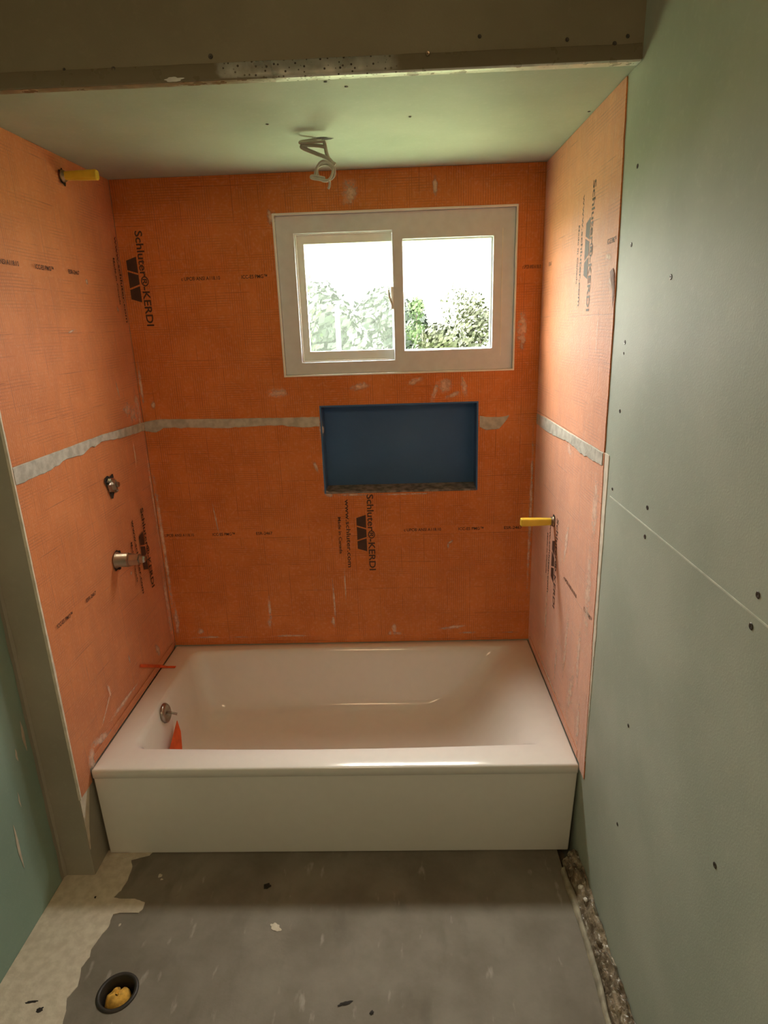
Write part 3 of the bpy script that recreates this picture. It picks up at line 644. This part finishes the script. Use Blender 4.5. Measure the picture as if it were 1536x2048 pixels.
# ------------------------------------------------------------------ screws in the boards (each its own part)
def screw(P, u, v, r, parent, mat='screw', name='screw_head'):
    V = []; F = []; n = 12
    for (s, h) in ((1, .0003), (.8, .0012), (.35, .0010), (.01, .0002)):
        for k in range(n): a = 2*math.pi*k/n; V.append(P(u+r*s*math.cos(a), v+r*s*math.sin(a), h))
    for i in range(3):
        for k in range(n): F.append((i*n+k, i*n+(k+1) % n, (i+1)*n+(k+1) % n, (i+1)*n+k))
    return mesh(name, V, F, M[mat], parent)
for (y, z, r) in ((-.096, 1.948, .005), (-.096, 1.792, .005), (-.103, 1.583, .005), (-.101, 1.558, .0035), (-.105, 1.425, .005), (-.326, 1.71, .0055), (-.318, 1.249, .0055), (-.32, 1.184, .0055), (-.748, 1.242, .006), (-.743, 1.188, .006), (-.095, 1.231, .0045),
                  (-.328, .713, .005), (-.319, .416, .005), (-.745, .734, .006)): screw(PR, y, z, r, wr)
for (x, z, r) in ((.406, 2.172, .005), (.616, 2.187, .005), (1.181, 2.2, .004), (1.362, 2.187, .004), (1.46, 2.176, .0045), (1.486, 2.188, .004), (.30, 2.176, .003)): screw(lambda u, v, o: (u, YF-o-.001, v), x, z+.006, r, hd)
screw(lambda u, v, o: (u, YF-o*2-.003, v), 1.073, 2.179, .005, cbd, 'brass')
for (x, y) in ((.668, .244), (1.041, .234), (1.505, .253), (.852, -.035), (.895, .0)): screw(lambda u, v, o: (u, v, C-o-.0005), x, y, .004, bpy.data.objects['ceiling'])
# board joint on the right wall and the mortar trails
MB().box(W-.0012, W+.001, YB, -.082, 1.2065, 1.2095).build('board_joint', M['joint'], wr)
def scratch(pts, w, name, mat, parent):
    V = []; F = []
    for i, p in enumerate(pts):
        t = i/(len(pts)-1); ww = w*math.sin(math.pi*min(.95, max(.05, t))); V += [Vector(p)+Vector((.0008, -ww/2, 0)), Vector(p)+Vector((.0008, ww/2, 0))]
    for i in range(len(pts)-1): F.append((2*i, 2*i+1, 2*i+3, 2*i+2))
    return mesh(name, V, F, M[mat], parent)
for (y, z0, z1, w) in ((-.116, .60, .50, .012), (-.235, .35, .20, .010), (-.16, .54, .50, .008), (-.19, .42, .37, .005)):
    scratch([(XL, y+.001*math.sin(i), z0+(z1-z0)*i/8) for i in range(9)], w, 'compound_streak', 'skim', wl2)
# ragged compound bead in the inner corner between the left board and the stub wall
V = []; F = []
for i in range(61):
    z = .0+2.3*i/60; w = .004+.003*noise.noise(Vector((z*14, 0, 0))); V += [(XL+w*1.6, YF-.0006, z), (XL+.001, YF-.003-w, z), (XL+.0006, YF-.012-2*w, z)]
for i in range(60):
    for k in range(2): F.append((3*i+k, 3*i+k+1, 3*i+k+4, 3*i+k+3))
mb = MB(); mb.add(V, F); mb.build('corner_compound', M['stub'], wl)

# ------------------------------------------------------------------ debris strip along the right wall
db = empty('floor_debris', (1.495, -.7, 0)); tag(db, 'crumpled brown plastic and mortar debris strip lying along the foot of the right wall', 'debris')
V = []; F = []; n = 260; k = 11
for i in range(n+1):
    y = -.030-i*(1.75/n)
    for j in range(k):
        t = j/(k-1); x = 1.474+(W-.001-1.474)*t; z = -.008+.048*t**.8+.014*math.sin(math.pi*t)
        q = Vector((x*60, y*22, z*30)); z += .020*noise.noise(q)+.010*noise.noise(q*2.7); x += .004*noise.noise(q*1.3+Vector((5, 5, 5)))*math.sin(math.pi*t)
        V.append((min(x, W-.0008), y, z))
for i in range(n):
    for j in range(k-1): F.append((i*k+j, i*k+j+1, (i+1)*k+j+1, (i+1)*k+j))
mesh('crumpled_strip', V, F, M['debris'], db)
V = []; F = []
for i in range(121):
    y = -.07-i*.0145; wv1 = .008*noise.noise(Vector((y*5, 0, 0))); x = 1.466+wv1; ww = .010+.008*noise.noise(Vector((y*9, 7, 4))); V += [(x-.003, y, .001), (x, y, .014+.008*noise.noise(Vector((y*12, 3, 0)))), (x+ww, y, .018+.006*noise.noise(Vector((y*9, 7, 0)))), (x+ww+.001, y, -.004)]
for i in range(120):
    for q in range(3): F.append((4*i+q, 4*i+q+1, 4*i+q+5, 4*i+q+4))
mesh('curled_edge', V, F, M['rib'], db, smooth=True)
for i, (y, s) in enumerate(((-.045, .016), (-.16, .012), (-.20, .008), (-.33, .011), (-.50, .012), (-.08, .010))):
    V = []; F = []
    bm = bmesh.new(); bmesh.ops.create_icosphere(bm, subdivisions=2, radius=s*.7)
    for v in bm.verts: v.co *= 1+.5*noise.noise(v.co*130+Vector((i*7, 0, 0)))
    me = bpy.data.meshes.new('mortar_crumb'); bm.to_mesh(me); bm.free(); me.materials.append(M['white'] if i in (1, 2) else M['debris']); o = bpy.data.objects.new('mortar_crumb', me); link(o, db); o.location = Vector((1.497, y, .035))-db.location
# dirt line and small offcut at the foot of the apron
sc2 = sheetpoly([(.012, -.006, .001), (.060, -.012, .001), (.075, -.004, .001), (.070, .004, .001), (.03, .003, .001), (.01, .004, .001)], 'mortar_offcut', M['skim'], .006, (0, 0, 1)); sc2.parent = fl

# ------------------------------------------------------------------ outside
leaf = {}
def leafmat(name, a, b):
    m = NM(name, .6, .3); m.col(m.mix(m.step(m.noise(1.6, 4), .35, .65), a, b)); return m.m
LM = [leafmat('deep_foliage', (.016, .036, .010), (.028, .050, .016)), leafmat('olive_foliage', (.014, .020, .008), (.026, .032, .012)), leafmat('hazy_foliage', (.013, .022, .017), (.020, .029, .022))]
bark = plain('bark', (.12, .10, .08), .9); grass = plain('lawn_grass', (.20, .26, .13), .9, scale=.6, var=.25); conc = plain('pale_concrete', (.55, .54, .50), .9, scale=1)
GZ = -2.6
struct(MB().box(-60, 60, D+.3, 110, GZ-.2, GZ).build('ground', grass))
def tree(x, y, top, rad, label, lm, nl=1500, ls=.16, low=None, name='leafy_tree', blobs=7, seed=0):
    rnd = random.Random(seed); e = empty(name, (x, y, GZ)); tag(e, label, 'tree' if 'tree' in name else 'bush', 'trees seen through the window')
    low = GZ+.8 if low is None else low; V = []; F = []; hc = (top-low)
    bl = []
    for i in range(blobs):
        h = (i+.5)/blobs; rr = rad*(.55+.55*math.sin(math.pi*(.15+.8*h)))*.75
        bl.append((Vector((x+rnd.uniform(-.4, .4)*rad, y+rnd.uniform(-.4, .4)*rad, low+rr*.5+h*(hc-rr*.9))), rr))
    bl.append((Vector((x, y, top-rad*.42)), rad*.42))
    nl *= 3; ls *= .62
    for i in range(nl):
        c, rr = rnd.choice(bl); d = Vector((rnd.gauss(0, 1), rnd.gauss(0, 1), rnd.gauss(0, 1))).normalized(); p = c+d*rr*rnd.uniform(.65, 1.0)
        a = (d+Vector((rnd.uniform(-.7, .7), rnd.uniform(-.7, .7), rnd.uniform(-.7, .7)))).normalized(); u = a.orthogonal().normalized(); w = a.cross(u); s = ls*rnd.uniform(.6, 1.3); n = len(V)
        V += [p-u*s, p+w*s*.55, p+u*s, p-w*s*.55]; F.append((n, n+1, n+2, n+3))
    mesh('crown', V, F, lm, e)
    tb = MB(); tb.tube([(x, y, GZ), (x+.05, y, GZ+(top-GZ)*.4), (x, y+.05, top-rad*.5)], [rad*.10, rad*.07, rad*.02], 8)
    for b, rr in bl[:5]: tb.tube([(x+.03, y, b.z-rr*.8), tuple(b)], [rad*.035, rad*.012], 6)
    tb.build('trunk', bark, e, smooth=True)
tree(-2.8, 17, 3.6, 1.7, 'tall green tree at the left edge of the left window pane', LM[0], 1500, .15, seed=1)
tree(-1.9, 22, 2.85, 2.0, 'hazy green tree beside the tall tree, behind the pole, through the left pane', LM[2], 3200, .28, seed=2)
tree(-.2, 30, 2.95, 2.0, 'hazy round tree in the middle of the left window pane', LM[2], 3600, .34, seed=3)
tree(1.3, 25, 2.3, 1.5, 'hazy tree beside the centre bar of the window, through the left pane', LM[2], 3200, .26, seed=4)
tree(1.45, 15, 2.25, .45, 'narrow green tree just right of the centre bar, through the right pane', LM[0], 700, .09, blobs=8, seed=5)
tree(1.75, 11.5, 1.62, .75, 'olive leafy bush low in the middle of the right window pane', LM[1], 1500, .10, seed=6, name='leafy_bush')
tree(3.2, 16, 2.0, 1.1, 'olive leafy bush at the right edge of the right window pane', LM[1], 1700, .11, seed=7, name='leafy_bush')
tree(5.1, 36, 3.3, 2.2, 'distant sparse tree above the olive bushes, through the right pane', LM[1], 700, .18, seed=8)
pole = MB().tube([(-.93, 19, GZ), (-.93, 19, 2.2)], [.09, .07], 10).build('utility_pole', conc); tag(pole, 'pale pole among the trees, seen through the left window pane', 'pole')
